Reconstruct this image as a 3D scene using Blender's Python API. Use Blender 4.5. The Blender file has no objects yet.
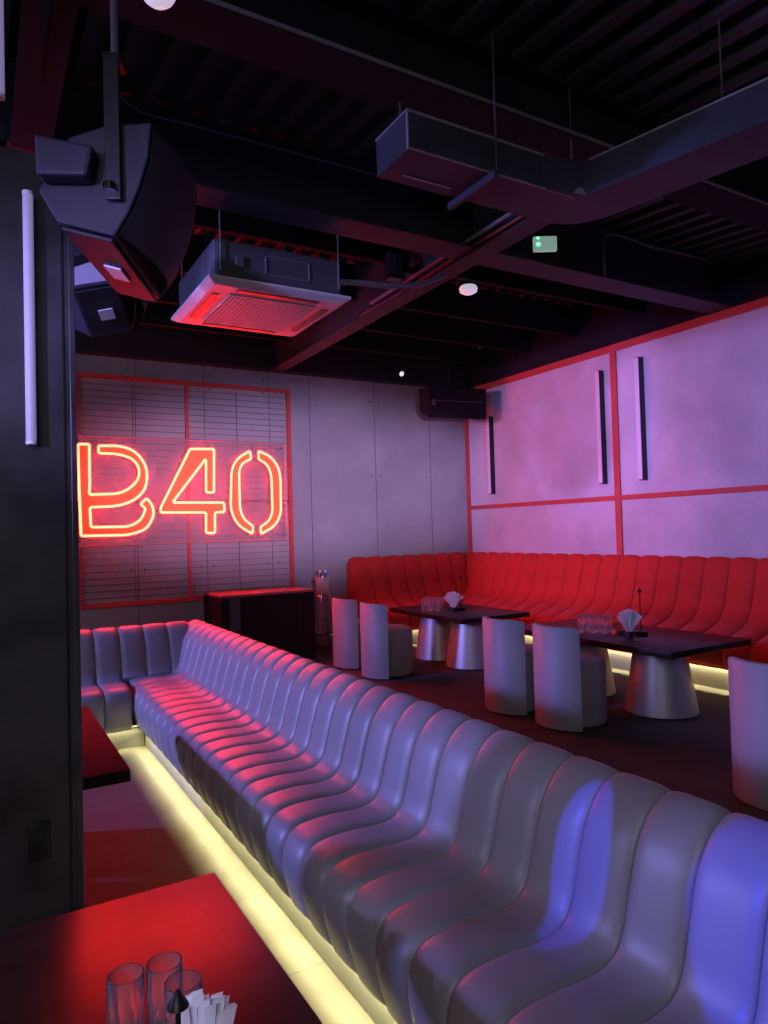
import bpy, bmesh, math, random
from mathutils import Vector, Matrix
from mathutils.geometry import tessellate_polygon
random.seed(7)
S = bpy.context.scene
C = S.collection
PI = math.pi

# ---------------------------------------------------------------- camera
F_PX, YAW, PITCH, ROLL, EYE = 694.13, math.radians(30.398), math.radians(1.4967), math.radians(-1.6068), 1.6
cy, sy, cp, sp = math.cos(YAW), math.sin(YAW), math.cos(PITCH), math.sin(PITCH)
fw = Vector((sy * cp, cy * cp, sp)); rt = Vector((cy, -sy, 0)); up = rt.cross(fw)
r2 = rt * math.cos(ROLL) + up * math.sin(ROLL); u2 = up * math.cos(ROLL) - rt * math.sin(ROLL)
cam = bpy.data.cameras.new('camera'); cam.sensor_fit = 'VERTICAL'; cam.sensor_height = 36.0
cam.lens = F_PX / 1024 * 36.0; cam.clip_start = 0.05
co = bpy.data.objects.new('camera', cam); C.objects.link(co)
M = Matrix((r2, u2, -fw)).transposed().to_4x4(); M.translation = Vector((0, 0, EYE))
co.matrix_world = M
S.camera = co

# ---------------------------------------------------------------- world, exposure, room lights
S.view_settings.view_transform = 'Standard'; S.view_settings.look = 'None'
S.view_settings.exposure = 0.0; S.view_settings.gamma = 1.0; S.view_settings.use_curve_mapping = False
S.cycles.use_denoising = True
S.cycles.max_bounces = 10
S.cycles.sample_clamp_indirect = 6.0
w = bpy.data.worlds.new('club_dark'); S.world = w; w.use_nodes = True
w.node_tree.nodes['Background'].inputs[0].default_value = (0.25, 0.22, 0.5, 1)
w.node_tree.nodes['Background'].inputs[1].default_value = 0.02

def aim(o, tgt):
    o.rotation_euler = (Vector(tgt) - o.location).to_track_quat('-Z', 'Y').to_euler()

def spot(name, loc, tgt, power, col, angle, blend=0.5, size=0.1):
    l = bpy.data.lights.new(name, 'SPOT'); l.energy = power; l.color = col
    l.spot_size = math.radians(angle); l.spot_blend = blend; l.shadow_soft_size = size
    o = bpy.data.objects.new(name, l); C.objects.link(o); o.location = loc; aim(o, tgt); return o

def area(name, loc, tgt, power, col, sx, sy_):
    l = bpy.data.lights.new(name, 'AREA'); l.shape = 'RECTANGLE'; l.size = sx; l.size_y = sy_
    l.energy = power; l.color = col
    o = bpy.data.objects.new(name, l); C.objects.link(o); o.location = loc; aim(o, tgt); return o

# stage wash heads on the far (unseen) side of the club, lighting across the seating
spot('stage_wash_light', (-4.6, 6.2, 2.75), (3.2, 3.8, .75), 1850, (0.26, 0.255, 1.0), 64, 0.9, 0.2)
spot('stage_wash_light', (-4.8, 2.2, 3.2), (5.2, 2.2, 1.0), 450, (0.32, 0.30, 1.0), 30, 0.8, 0.3)
spot('pink_wash_light', (-2.5, 6.6, 3.3), (6.7, 7.0, 2.2), 980, (0.95, 0.30, 0.90), 32, 0.7, 0.12)
o = spot('violet_wash_light', (-3.2, -1.2, 2.1), (6.7, 5.4, 2.45), 1750, (0.38, 0.33, 1.0), 44, 0.7, 0.2); o.scale = (1, .40, 1)
o = spot('violet_wash_light', (1.0, -1.0, 2.0), (3.9, 8.9, 2.25), 3300, (0.62, 0.50, 1.0), 40, 0.9, 0.2); o.scale = (1, .42, 1)
spot('blue_speaker_fill', (-1.6, -.8, 1.6), (.60, 2.9, 3.38), 60, (0.14, 0.16, 1.0), 33, 0.9, 0.2)  # added blue spot, tints the hung speakers and the beam over the column
spot('added_blue_beam', (-3.4, 0.2, 3.0), (1.5, 0.80, 0.70), 1350, (0.02, 0.03, 1.0), 7, 0.06, 0.01)  # added narrow spot, stands for blue light leaking between people
o = spot('added_blue_beam', (-3.4, 1.1, 3.0), (1.5, 1.47, 0.62), 1400, (0.05, 0.06, 1.0), 5.2, 0.08, 0.01); o.scale = (.42, 1, 1)  # second added spot, squeezed to the narrower leak of blue light
spot('added_blue_beam', (-3.0, -.6, 2.4), (.26, 1.36, .70), 240, (0.45, 0.46, 1.0), 6, 0.3, 0.03)  # added spot, brightens the near glasses and napkins
spot('blue_speaker_fill', (-3.2, 2.9, 3.3), (.50, 4.15, 3.12), 1300, (0.34, 0.29, 1.0), 15, 0.7, 0.1)  # added blue spot, lights only the side of the second speaker
spot('added_red_spot', (1.5, 8.3, 3.7), (1.0, 5.2, .4), 400, (1.0, 0.03, 0.035), 42, 0.8, 0.08)  # added red spot without a fixture, reddens the grey sofa seats
area('soft_fill_light', (-1.8, -1.9, 3.1), (1.0, 2.6, 0.6), 48, (0.92, 0.82, 0.9), 2.2, 1.2)  # added neutral fill from the camera side, no such fixture
area('lavender_fill_light', (-5.2, 3.6, 2.6), (3.5, 4.5, .6), 58, (0.66, 0.62, 1.0), 2.6, 1.2)  # added lavender fill for the seating, not a fixture of the room

# ---------------------------------------------------------------- materials
def mat(name, col, rough=0.5, metal=0.0, spec=0.5, var=0.0, vscale=3.0, rvar=0.0, bump=0.0, bscale=40.0,
        sheen=0.0, coat=0.0, emit=None, estr=0.0, trans=0.0, ior=1.45, alpha=1.0, stretch=None):
    m = bpy.data.materials.new(name); m.use_nodes = True
    nt = m.node_tree; b = nt.nodes['Principled BSDF']
    b.inputs['Base Color'].default_value = (*col, 1); b.inputs['Roughness'].default_value = rough
    b.inputs['Metallic'].default_value = metal; b.inputs['Specular IOR Level'].default_value = spec
    b.inputs['IOR'].default_value = ior
    b.inputs['Sheen Weight'].default_value = sheen; b.inputs['Coat Weight'].default_value = coat
    b.inputs['Transmission Weight'].default_value = trans; b.inputs['Alpha'].default_value = alpha
    if emit:
        b.inputs['Emission Color'].default_value = (*emit, 1); b.inputs['Emission Strength'].default_value = estr
    if var or rvar or bump:
        tc = nt.nodes.new('ShaderNodeTexCoord'); mp = nt.nodes.new('ShaderNodeMapping')
        nt.links.new(tc.outputs['Object'], mp.inputs[0])
        if stretch: mp.inputs['Scale'].default_value = stretch
    if var or rvar:
        n = nt.nodes.new('ShaderNodeTexNoise'); n.inputs['Scale'].default_value = vscale
        n.inputs['Detail'].default_value = 6; n.inputs['Roughness'].default_value = 0.6
        nt.links.new(mp.outputs[0], n.inputs['Vector'])
    if var:
        r = nt.nodes.new('ShaderNodeMapRange'); r.inputs[1].default_value = 0.3; r.inputs[2].default_value = 0.7
        r.inputs[3].default_value = 1 - var; r.inputs[4].default_value = 1 + var
        nt.links.new(n.outputs['Fac'], r.inputs[0])
        x = nt.nodes.new('ShaderNodeVectorMath'); x.operation = 'SCALE'; x.inputs[0].default_value = col
        nt.links.new(r.outputs[0], x.inputs['Scale']); nt.links.new(x.outputs[0], b.inputs['Base Color'])
    if rvar:
        r = nt.nodes.new('ShaderNodeMapRange'); r.inputs[1].default_value = 0.3; r.inputs[2].default_value = 0.7
        r.inputs[3].default_value = max(0.02, rough - rvar); r.inputs[4].default_value = min(1, rough + rvar)
        nt.links.new(n.outputs['Fac'], r.inputs[0]); nt.links.new(r.outputs[0], b.inputs['Roughness'])
    if bump:
        n2 = nt.nodes.new('ShaderNodeTexNoise'); n2.inputs['Scale'].default_value = bscale; n2.inputs['Detail'].default_value = 4
        nt.links.new(mp.outputs[0], n2.inputs['Vector'])
        bp = nt.nodes.new('ShaderNodeBump'); bp.inputs['Strength'].default_value = bump; bp.inputs['Distance'].default_value = 0.01
        nt.links.new(n2.outputs['Fac'], bp.inputs['Height']); nt.links.new(bp.outputs[0], b.inputs['Normal'])
    return m

MT = dict(
    fibre=mat('fibre_cement', (0.34, 0.33, 0.35), 0.7, var=0.14, vscale=1.6, bump=0.15, bscale=60),
    plaster=mat('concrete_plaster', (0.52, 0.49, 0.54), 0.75, var=0.17, vscale=1.3, bump=0.2, bscale=25),
    seam=mat('panel_joint', (0.10, 0.10, 0.11), 0.8),
    dark=mat('black_ceiling_paint', (0.017, 0.016, 0.021), 0.85, spec=.1, var=0.2),
    deck=mat('dark_steel_deck', (0.05, 0.042, 0.05), 0.6, spec=.3, var=0.2),
    steel=mat('dark_beam_paint', (0.030, 0.029, 0.036), 0.6, spec=.3, var=0.2),
    pillar=mat('black_lacquered_steel', (0.045, 0.043, 0.05), 0.42, var=0.6, vscale=2.2, rvar=0.14, bump=0.05, bscale=8),
    redpaint=mat('red_painted_steel', (0.50, 0.065, 0.055), 0.5, var=0.1),
    leather=mat('grey_leatherette', (0.27, 0.265, 0.285), 0.43, spec=0.75, bump=0.06, bscale=160),
    shell=mat('grey_shell_fabric', (0.27, 0.265, 0.285), 0.6),
    velvet=mat('red_velvet', (0.56, 0.030, 0.018), 0.7, spec=.25, var=0.15, vscale=5, sheen=0.12, bump=0.05, bscale=120),
    plinth=mat('grey_plinth_board', (0.22, 0.215, 0.20), 0.55, var=0.08),
    led=mat('warm_led_strip', (0.9, 0.9, 0.6), 0.5, emit=(1.0, 0.9, 0.42), estr=1.0),
    floor=mat('dark_floor_vinyl', (0.085, 0.075, 0.070), 0.7, spec=.2, var=0.3, vscale=2.5, rvar=0.06),
    vinyl=mat('grey_chair_vinyl', (0.29, 0.288, 0.30), 0.5, bump=0.05, bscale=150),
    black=mat('black_plastic', (0.012, 0.012, 0.014), 0.4),
    matt=mat('matt_black_cabinet', (0.012, 0.011, 0.014), 0.6, spec=.3, bump=0.1, bscale=200),
    grille=mat('black_speaker_grille', (0.012, 0.012, 0.014), 0.6, bump=0.3, bscale=300),
    brushed=mat('brushed_steel', (0.46, 0.46, 0.48), 0.42, 0.45, var=0.05, vscale=8, stretch=(12, 12, 0.4)),
    chrome=mat('chrome', (0.75, 0.75, 0.76), 0.1, 1.0),
    galv=mat('galvanised_sheet', (0.045, 0.047, 0.065), 0.5, 0.0, spec=.25, var=0.2),
    tape=mat('foil_tape', (0.5, 0.5, 0.53), 0.35, 0.6),
    wood=mat('dark_stained_wood', (0.05, 0.022, 0.018), 0.34, spec=0.24, var=0.25, vscale=6, rvar=0.02, stretch=(0.6, 6, 6)),
    ac=mat('white_ac_plastic', (0.62, 0.60, 0.60), 0.45),
    acbody=mat('dark_ac_casing', (0.07, 0.075, 0.085), 0.5),
    white=mat('white_plastic', (0.8, 0.8, 0.82), 0.4),
    opal=mat('opal_diffuser', (0.70, 0.66, 0.74), 0.4),
    tubelit=mat('pale_violet_tube', (0.4, 0.37, 0.5), 0.4, emit=(0.5, 0.42, 0.85), estr=0.26),
    bulb=mat('frosted_bulb', (0.9, 0.88, 0.92), 0.3, emit=(0.9, 0.78, 1.0), estr=0.55),
    wood_matt=mat('dark_matt_wood', (0.022, 0.012, 0.012), 0.34, spec=.13, var=0.4, vscale=6, stretch=(0.6, 6, 6)),
    wood_dimmed=mat('dimmed_dark_wood', (0.022, 0.012, 0.012), 0.65, spec=.04, var=0.4, vscale=6, stretch=(0.6, 6, 6)),  # same wood as the foreground table, dulled to dim its red reflection
    paper=mat('white_paper', (0.88, 0.87, 0.9), 0.8),
    exitg=mat('exit_sign_face', (0.6, 0.8, 0.72), 0.5, emit=(0.5, 0.8, 0.68), estr=0.35),
    exitled=mat('green_indicator', (0.1, 0.9, 0.3), 0.5, emit=(0.1, 1.0, 0.35), estr=3.0),
    lens=mat('spot_lens', (0.8, 0.8, 0.9), 0.2, emit=(0.8, 0.75, 1.0), estr=0.9),
    neon=mat('red_neon_tube', (0.9, 0.2, 0.1), 0.4, emit=(1.0, 0.0145, 0.0065), estr=75.0),
    plate=mat('red_letter_backing', (0.85, 0.26, 0.07), 0.6),
    rod=mat('thin_dark_rod', (0.09, 0.08, 0.09), 0.5),
    redcap=mat('red_plastic', (0.7, 0.06, 0.03), 0.4),
    cable_redlit=mat('red_glow_cable', (0.20, 0.05, 0.05), 0.45),  # red light on the cables put into their colour
    cable_black=mat('black_cable', (0.02, 0.02, 0.022), 0.45),
    cable_grey=mat('grey_conduit', (0.16, 0.16, 0.17), 0.5),
    bucket=mat('bucket_stripe_steel', (0.6, 0.58, 0.62), 0.3, 0.4),
    blue=mat('blue_label', (0.05, 0.07, 0.5), 0.4),
    bottle=mat('dark_red_glass', (0.25, 0.01, 0.02), 0.15),
)
def glass_mat(name, col=(1, 1, 1), rough=0.0):
    m = bpy.data.materials.new(name); m.use_nodes = True; nt = m.node_tree
    b = nt.nodes['Principled BSDF']; b.inputs['Base Color'].default_value = (*col, 1)
    b.inputs['Roughness'].default_value = rough; b.inputs['Transmission Weight'].default_value = 0.95; b.inputs['IOR'].default_value = 1.45
    return m
MT['glass'] = glass_mat('clear_glass', (.95, .95, 1), .04)
def acrylic_mat():
    m = bpy.data.materials.new('clear_acrylic'); m.use_nodes = True; nt = m.node_tree
    out = nt.nodes['Material Output']; b = nt.nodes['Principled BSDF']
    b.inputs['Base Color'].default_value = (0.75, 0.6, 0.6, 1); b.inputs['Roughness'].default_value = 0.35
    t = nt.nodes.new('ShaderNodeBsdfTransparent'); t.inputs[0].default_value = (0.93, 0.88, 0.9, 1)
    mx = nt.nodes.new('ShaderNodeMixShader'); mx.inputs[0].default_value = 0.12
    nt.links.new(t.outputs[0], mx.inputs[1]); nt.links.new(b.outputs[0], mx.inputs[2]); nt.links.new(mx.outputs[0], out.inputs[0])
    return m
MT['acrylic'] = acrylic_mat()
MT['acrylic_edge'] = mat('acrylic_cut_edge', (0.8, 0.25, 0.2), 0.4)

# floor tiles: dark joints
def add_joints(m, sx, sy_, col=(0.05, 0.042, 0.04)):
    nt = m.node_tree; b = nt.nodes['Principled BSDF']
    src = b.inputs['Base Color'].links[0].from_socket
    tc = nt.nodes.new('ShaderNodeTexCoord'); br = nt.nodes.new('ShaderNodeTexBrick')
    br.inputs['Scale'].default_value = 1.0; br.inputs['Brick Width'].default_value = sx; br.inputs['Row Height'].default_value = sy_
    br.inputs['Mortar Size'].default_value = 0.003; br.inputs['Mortar'].default_value = (*col, 1); br.offset = 0.5
    nt.links.new(tc.outputs['Object'], br.inputs['Vector'])
    nt.links.new(src, br.inputs['Color1']); nt.links.new(src, br.inputs['Color2'])
    nt.links.new(br.outputs['Color'], b.inputs['Base Color'])
add_joints(MT['floor'], 1.2, 0.6)

# ---------------------------------------------------------------- mesh helpers
class MB:
    def __init__(self): self.bm = bmesh.new()
    def face(self, pts):
        vs = [self.bm.verts.new(p) for p in pts]
        try: return self.bm.faces.new(vs)
        except ValueError: return None
    def hexa(self, p):   # 8 points: bottom loop 4, top loop 4
        v = [self.bm.verts.new(q) for q in p]
        for f in ((3, 2, 1, 0), (4, 5, 6, 7), (0, 1, 5, 4), (1, 2, 6, 5), (2, 3, 7, 6), (3, 0, 4, 7)):
            self.bm.faces.new([v[i] for i in f])
        return self
    def box(self, x0, x1, y0, y1, z0, z1):
        return self.hexa([(x0, y0, z0), (x1, y0, z0), (x1, y1, z0), (x0, y1, z0), (x0, y0, z1), (x1, y0, z1), (x1, y1, z1), (x0, y1, z1)])
    def prism(self, poly, fn, a, b):      # poly of 2-D points, fn(u,v,t) -> 3-D, between t=a and t=b
        n = len(poly)
        A = [self.bm.verts.new(fn(u, v, a)) for u, v in poly]; B = [self.bm.verts.new(fn(u, v, b)) for u, v in poly]
        for i in range(n):
            self.bm.faces.new([A[i], A[(i + 1) % n], B[(i + 1) % n], B[i]])
        for L in (A[::-1], B):
            tr = tessellate_polygon([[v.co for v in L]])
            for t in tr:
                try: self.bm.faces.new([L[k] for k in t])
                except ValueError: pass
        return self
    def tube(self, pts, r, n=10, closed=False, cap=True):
        P = [Vector(p) for p in pts]; m = len(P); rings = []
        ref = None
        for i in range(m):
            if closed: d = (P[(i + 1) % m] - P[i - 1])
            else: d = P[min(i + 1, m - 1)] - P[max(i - 1, 0)]
            d.normalize()
            if ref is None:
                ref = d.orthogonal().normalized()
            ref = (ref - d * ref.dot(d)).normalized()
            bn = d.cross(ref)
            rr = r[i] if isinstance(r, (list, tuple)) else r
            rings.append([self.bm.verts.new(P[i] + (ref * math.cos(2 * PI * k / n) + bn * math.sin(2 * PI * k / n)) * rr) for k in range(n)])
        for i in range(m if closed else m - 1):
            a, b = rings[i], rings[(i + 1) % m]
            sh = 0
            if closed and i == m - 1:   # best twist match
                sh = min(range(n), key=lambda s: (a[0].co - b[s].co).length)
            for k in range(n):
                self.bm.faces.new([a[k], a[(k + 1) % n], b[(k + 1 + sh) % n], b[(k + sh) % n]])
        if not closed and cap:
            self.bm.faces.new(rings[0][::-1]); self.bm.faces.new(rings[-1])
        return self
    def lathe(self, prof, c=(0, 0, 0), n=32, a0=0.0, a1=2 * PI, axis='z'):
        full = abs(a1 - a0 - 2 * PI) < 1e-6
        rings = []
        cx, cyy, cz = c
        for r, z in prof:
            if r < 1e-6: rings.append([self.bm.verts.new((cx, cyy, cz + z))]); continue
            k = n if full else n + 1
            rings.append([self.bm.verts.new((cx + r * math.cos(a0 + (a1 - a0) * i / n), cyy + r * math.sin(a0 + (a1 - a0) * i / n), cz + z)) for i in range(k)])
        for a, b in zip(rings, rings[1:]):
            m = n if full else n
            for i in range(m):
                j = (i + 1) % n if full else i + 1
                if len(a) == 1 and len(b) == 1: continue
                if len(a) == 1: self.bm.faces.new([a[0], b[j], b[i]])
                elif len(b) == 1: self.bm.faces.new([a[i], a[j], b[0]])
                else: self.bm.faces.new([a[i], a[j], b[j], b[i]])
        return self
    def build(self, name, m, parent=None, smooth=True, bevel=0.0, angle=35, seg=2, loc=None):
        bm = self.bm
        bmesh.ops.recalc_face_normals(bm, faces=bm.faces[:])
        if bevel:
            es = [e for e in bm.edges if len(e.link_faces) == 2 and e.calc_face_angle(0) > math.radians(angle)]
            bmesh.ops.bevel(bm, geom=es, offset=bevel, segments=seg, profile=0.5, affect='EDGES', clamp_overlap=True)
        me = bpy.data.meshes.new(name); bm.to_mesh(me); bm.free()
        if smooth:
            me.shade_smooth() if hasattr(me, 'shade_smooth') else None
            me.set_sharp_from_angle(angle=math.radians(angle))
        me.materials.append(MT[m] if isinstance(m, str) else m)
        o = bpy.data.objects.new(name, me); C.objects.link(o)
        if parent: o.parent = parent
        if loc: o.location = loc
        return o

def tag(o, label, cat, group=None):
    o['label'] = label; o['category'] = cat
    if group: o['group'] = group
    return o
def thing(name, label, cat, loc=(0, 0, 0), rz=0.0, group=None):
    o = bpy.data.objects.new(name, None); C.objects.link(o); o.empty_display_size = 0.1
    o.location = loc; o.rotation_euler = (0, 0, rz)
    return tag(o, label, cat, group)
def struct(o, label=None):
    o['kind'] = 'structure'
    if label: o['label'] = label
    return o
def dup(root, loc, rz, label, group=None):
    r = root.copy(); C.objects.link(r); r.location = loc; r.rotation_euler = (0, 0, rz); r['label'] = label
    if group: r['group'] = group
    for ch in list(root.children):
        c = ch.copy(); C.objects.link(c); c.parent = r
        for g in list(ch.children):
            d = g.copy(); C.objects.link(d); d.parent = c
    return r
def smoothpath(pts, n=8, closed=False):
    P = [Vector(p) for p in pts]; out = []; m = len(P)
    for i in range(m if closed else m - 1):
        if closed: a, b, c, d = P[i - 1], P[i], P[(i + 1) % m], P[(i + 2) % m]
        else: a, b, c, d = P[max(i - 1, 0)], P[i], P[i + 1], P[min(i + 2, m - 1)]
        for k in range(n):
            t = k / n
            out.append(0.5 * ((2 * b) + (c - a) * t + (2 * a - 5 * b + 4 * c - d) * t * t + (3 * b - a - 3 * c + d) * t ** 3))
    if not closed: out.append(P[-1])
    return out

# ---------------------------------------------------------------- room shell
BACK, RIGHT, LEFT, REAR = 8.9, 6.787, -6.0, -3.2
WT = 3.80
def deck_z(y): return 4.12 + 0.0875 * (y - 2.9)

o = struct(MB().box(LEFT - .1, RIGHT + .1, REAR - .1, BACK + .1, -0.12, 0).build('floor', 'floor', smooth=False), 'dark reddish brown vinyl floor')
# corrugated steel deck, ribs running towards the back wall
b = MB(); per = 0.2; x = LEFT - .1; prof = []
while x < RIGHT + .1:
    prof += [(x, 0), (x + .07, 0), (x + .10, .07), (x + .17, .07)]; x += per
prof += [(x, 0)]
for (xa, za), (xb, zb) in zip(prof, prof[1:]):
    for y0, y1 in ((REAR - .1, BACK + .1),):
        b.face([(xa, y0, deck_z(y0) + za), (xb, y0, deck_z(y0) + zb), (xb, y1, deck_z(y1) + zb), (xa, y1, deck_z(y1) + za)])
bmesh.ops.remove_doubles(b.bm, verts=b.bm.verts[:], dist=1e-5)
for f in list(b.bm.faces):
    pass
o = struct(b.build('ceiling', 'deck', smooth=False), 'black corrugated steel deck with ribs')
# roof slab over the deck so the room is closed
b = MB(); b.hexa([(LEFT - .1, REAR - .1, deck_z(REAR) + .08), (RIGHT + .1, REAR - .1, deck_z(REAR) + .08), (RIGHT + .1, BACK + .1, deck_z(BACK) + .10), (LEFT - .1, BACK + .1, deck_z(BACK) + .10),
        (LEFT - .1, REAR - .1, deck_z(REAR) + .2), (RIGHT + .1, REAR - .1, deck_z(REAR) + .2), (RIGHT + .1, BACK + .1, deck_z(BACK) + .22), (LEFT - .1, BACK + .1, deck_z(BACK) + .22)])
struct(b.build('ceiling_slab', 'dark', smooth=False))
struct(MB().box(LEFT - .1, RIGHT + .1, BACK, BACK + .1, 0, 4.95).build('wall_back', 'fibre', smooth=False), 'grey fibre cement wall behind the sign')
struct(MB().box(RIGHT, RIGHT + .1, REAR, BACK, 0, 4.95).build('wall_right', 'plaster', smooth=False), 'pale concrete plaster wall with red rails')
struct(MB().box(LEFT - .1, LEFT, REAR, BACK, 0, 4.95).build('wall_left', 'dark', smooth=False))
struct(MB().box(LEFT - .1, RIGHT + .1, REAR - .1, REAR, 0, 4.4).build('wall_front', 'dark', smooth=False))
# dark painted strip of the right wall above the top rail
struct(MB().hexa([(RIGHT - .02, REAR, WT + .01), (RIGHT, REAR, WT + .01), (RIGHT, BACK, WT + .01), (RIGHT - .02, BACK, WT + .01),
                  (RIGHT - .02, REAR, WT + .02), (RIGHT, REAR, WT + .02), (RIGHT, BACK, 4.7), (RIGHT - .02, BACK, 4.7)]).build('wall_right_upper', 'dark', smooth=False), 'dark painted upper wall above the red rail')
# panel joints and screw heads of the back wall
for i, x in enumerate((0.82, 1.70, 2.56, 3.45, 4.05, 5.10, 6.08)):
    struct(MB().box(x - .004, x + .004, BACK - .002, BACK, 0, WT).build('trim_%d' % (20 + i), 'seam', smooth=False))
b = MB()
for x in (0.82, 1.70, 2.56, 3.45, 5.10, 6.08):
    for z in (3.66, 3.52, 2.4, 1.2):
        for dx in (-.07, .07):
            b.lathe([(0, 0), (.014, 0), (.014, .004), (0, .004)], (x + dx, 0, z), 10)
for v in b.bm.verts:      # lathed about z: lay them on the wall
    pass
b.bm.free()
b = MB()
for x in (0.82, 1.70, 2.56, 3.45, 5.10, 6.08):
    for z in (3.68, 3.50, 2.4, 1.2):
        for dx in (-.08, .08):
            b.prism([(x + dx + .013 * math.cos(k * PI / 4), z + .013 * math.sin(k * PI / 4)) for k in range(8)], lambda u, v, t: (u, t, v), BACK - .003, BACK)
struct(b.build('trim_30', 'seam', smooth=False), 'dark screw heads along the panel joints')
# red rails on the right wall
T = .02
def rail(n, y0, y1, z0, z1, label):
    struct(MB().box(RIGHT - (T if n < 3 else T + .004), RIGHT, y0, y1, z0, z1).build('trim_%d' % n, 'redpaint', smooth=False, bevel=.003), label)
rail(1, REAR, BACK, 3.715, 3.805, 'red rail along the top of the plaster wall')
rail(2, REAR, BACK, 1.885, 1.945, 'red rail across the middle of the plaster wall')
rail(3, 5.83, 5.92, 0, 3.715, 'red upright between two plaster panels')
rail(4, 8.82, 8.90, 0, 3.715, 'red upright in the room corner')
rail(5, 2.78, 2.87, 0, 3.715, 'red upright beyond the near plaster panel')
struct(MB().box(LEFT, RIGHT, BACK - .015, BACK, 0, .09).build('baseboard_back', 'plinth', smooth=False), 'grey baseboard of the back wall')

# black column on the left and steel frame overhead
o = struct(MB().box(-.16, .300, 2.64, 2.86, 0, 2.94).build('pillar', 'pillar', smooth=False, bevel=.004), 'black lacquered steel column')
struct(MB().box(.262, .268, 2.634, 2.64, 0, 2.94).build('pillar_trim', 'black', o, smooth=False))
struct(MB().box(.285, .306, 2.632, 2.645, 0, 2.94).build('pillar_trim', 'pillar', o, smooth=False, bevel=.003))

struct(MB().box(-.20, .10, 2.60, 2.90, 2.94, 3.00).build('pillar_trim', 'dark', o, smooth=False, bevel=.004))
struct(MB().box(-.12, .0, 2.69, 2.81, 3.00, deck_z(2.75) + .03).build('pillar_trim', 'dark', o, smooth=False))
def ibeam(name, axis, c, a0, a1, z0, wid, label, tz=None, m='dark'):
    b = MB(); h = wid / 2
    top = tz if tz else None
    if axis == 'x':
        zt = deck_z(c)
        b.box(a0, a1, c - h, c + h, z0, z0 + .018); b.box(a0, a1, c - .008, c + .008, z0 + .018, zt - .018); b.box(a0, a1, c - h, c + h, zt - .02, zt - .004)
    else:
        z1, z2 = deck_z(a0), deck_z(a1)
        b.box(c - h, c + h, a0, a1, z0, z0 + .018)
        b.hexa([(c - .008, a0, z0 + .018), (c + .008, a0, z0 + .018), (c + .008, a1, z0 + .018), (c - .008, a1, z0 + .018),
                (c - .008, a0, z1 - .004), (c + .008, a0, z1 - .004), (c + .008, a1, z2 - .004), (c - .008, a1, z2 - .004)])
    return struct(b.build(name, m, smooth=False), label)
ibeam('ceiling_beam', 'x', 2.90, LEFT, RIGHT, 3.80, .26, 'dark steel beam nearest the camera, crossing above the duct')
ibeam('ceiling_beam', 'x', 4.41, LEFT, RIGHT, 3.80, .27, 'deep dark steel beam in front of the air conditioner', m='steel')
for y, z in ((5.42, 4.05), (6.45, 4.05), (7.35, 4.05), (8.2, 4.05)):
    ibeam('ceiling_joist', 'x', y, LEFT, RIGHT, z, .06, 'slim dark steel joist below the corrugated deck')
b = MB(); b.box(LEFT, RIGHT, 8.74, 8.9, 3.80, 4.6); struct(b.build('ceiling_beam', 'steel', smooth=False), 'dark edge beam along the back wall')
ibeam('ceiling_beam', 'y', 3.51, 2.95, 8.74, 3.78, .18, 'dark steel beam running to the back wall beside the air conditioner', m='steel')
ibeam('ceiling_beam', 'y', .28, REAR, 4.28, 3.78, .20, 'dark steel beam above the black column')

# ---------------------------------------------------------------- channel sofas
def bez(pts, n=6): return [(p.x, p.y) for p in smoothpath([(a, b, 0) for a, b in pts], n)]
def channel_mesh(prof, back, width, depth, name, m, nt_=12, s_from=None, ex=4.5):
    """One stitched channel: prof = upholstered (s,z) line front to back, back = closing points. Runs along local Y, depth along local X."""
    pf = [p for p in prof if s_from is None or p[0] >= s_from or False]
    if s_from is not None:
        k = next(i for i in range(len(prof)) if prof[i][0] >= s_from and i > len(prof) // 3)
        pf = prof[k:]
    V = [Vector((a, b)) for a, b in pf]; n = len(V)
    N = []
    for i in range(n):
        d = V[min(i + 1, n - 1)] - V[max(i - 1, 0)]; d.normalize(); N.append(Vector((-d.y, d.x)))
    if s_from is not None: back = [back[0], (back[0][0], 0.3), (pf[0][0], 0.3)]
    bm = bmesh.new(); cols = []
    for j in range(nt_ + 1):
        t = j / nt_; t = 0.5 - 0.5 * math.cos(PI * t)
        h = depth * (1 - abs(2 * t - 1) ** ex) ** 0.6
        col = []
        for i in range(n):
            e = min(1, i / 3, (n - 1 - i) / 7 + .1) if s_from is None else min(1, (n - 1 - i) / 7 + .1)
            q = V[i] + N[i] * (h * e - depth)
            col.append(bm.verts.new((q.x, (t - 0.5) * width * 0.996, q.y)))
        cols.append(col)
    for a, c in zip(cols, cols[1:]):
        for i in range(n - 1): bm.faces.new([a[i], a[i + 1], c[i + 1], c[i]])
    def loop(y): return [bm.verts.new((a, y, z)) for a, z in back]
    L0, L1 = loop(-0.498 * width), loop(0.498 * width)
    A = cols[0] + L0; B = cols[-1] + L1
    bm.faces.new(A[::-1]); bm.faces.new(B)
    top0, top1 = [c[-1] for c in cols], [c[0] for c in cols]
    bm.faces.new(top0 + [L1[0], L0[0]][::1])
    for i in range(len(back) - 1): bm.faces.new([L0[i], L0[i + 1], L1[i + 1], L1[i]])
    bm.faces.new([L0[-1]] + top1 + [L1[-1]])
    bmesh.ops.recalc_face_normals(bm, faces=bm.faces[:])
    bmesh.ops.triangulate(bm, faces=[f for f in bm.faces if len(f.verts) > 4])
    me = bpy.data.meshes.new(name); bm.to_mesh(me); bm.free()
    me.shade_smooth(); me.set_sharp_from_angle(angle=math.radians(50)); me.materials.append(MT[m])
    return me

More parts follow.
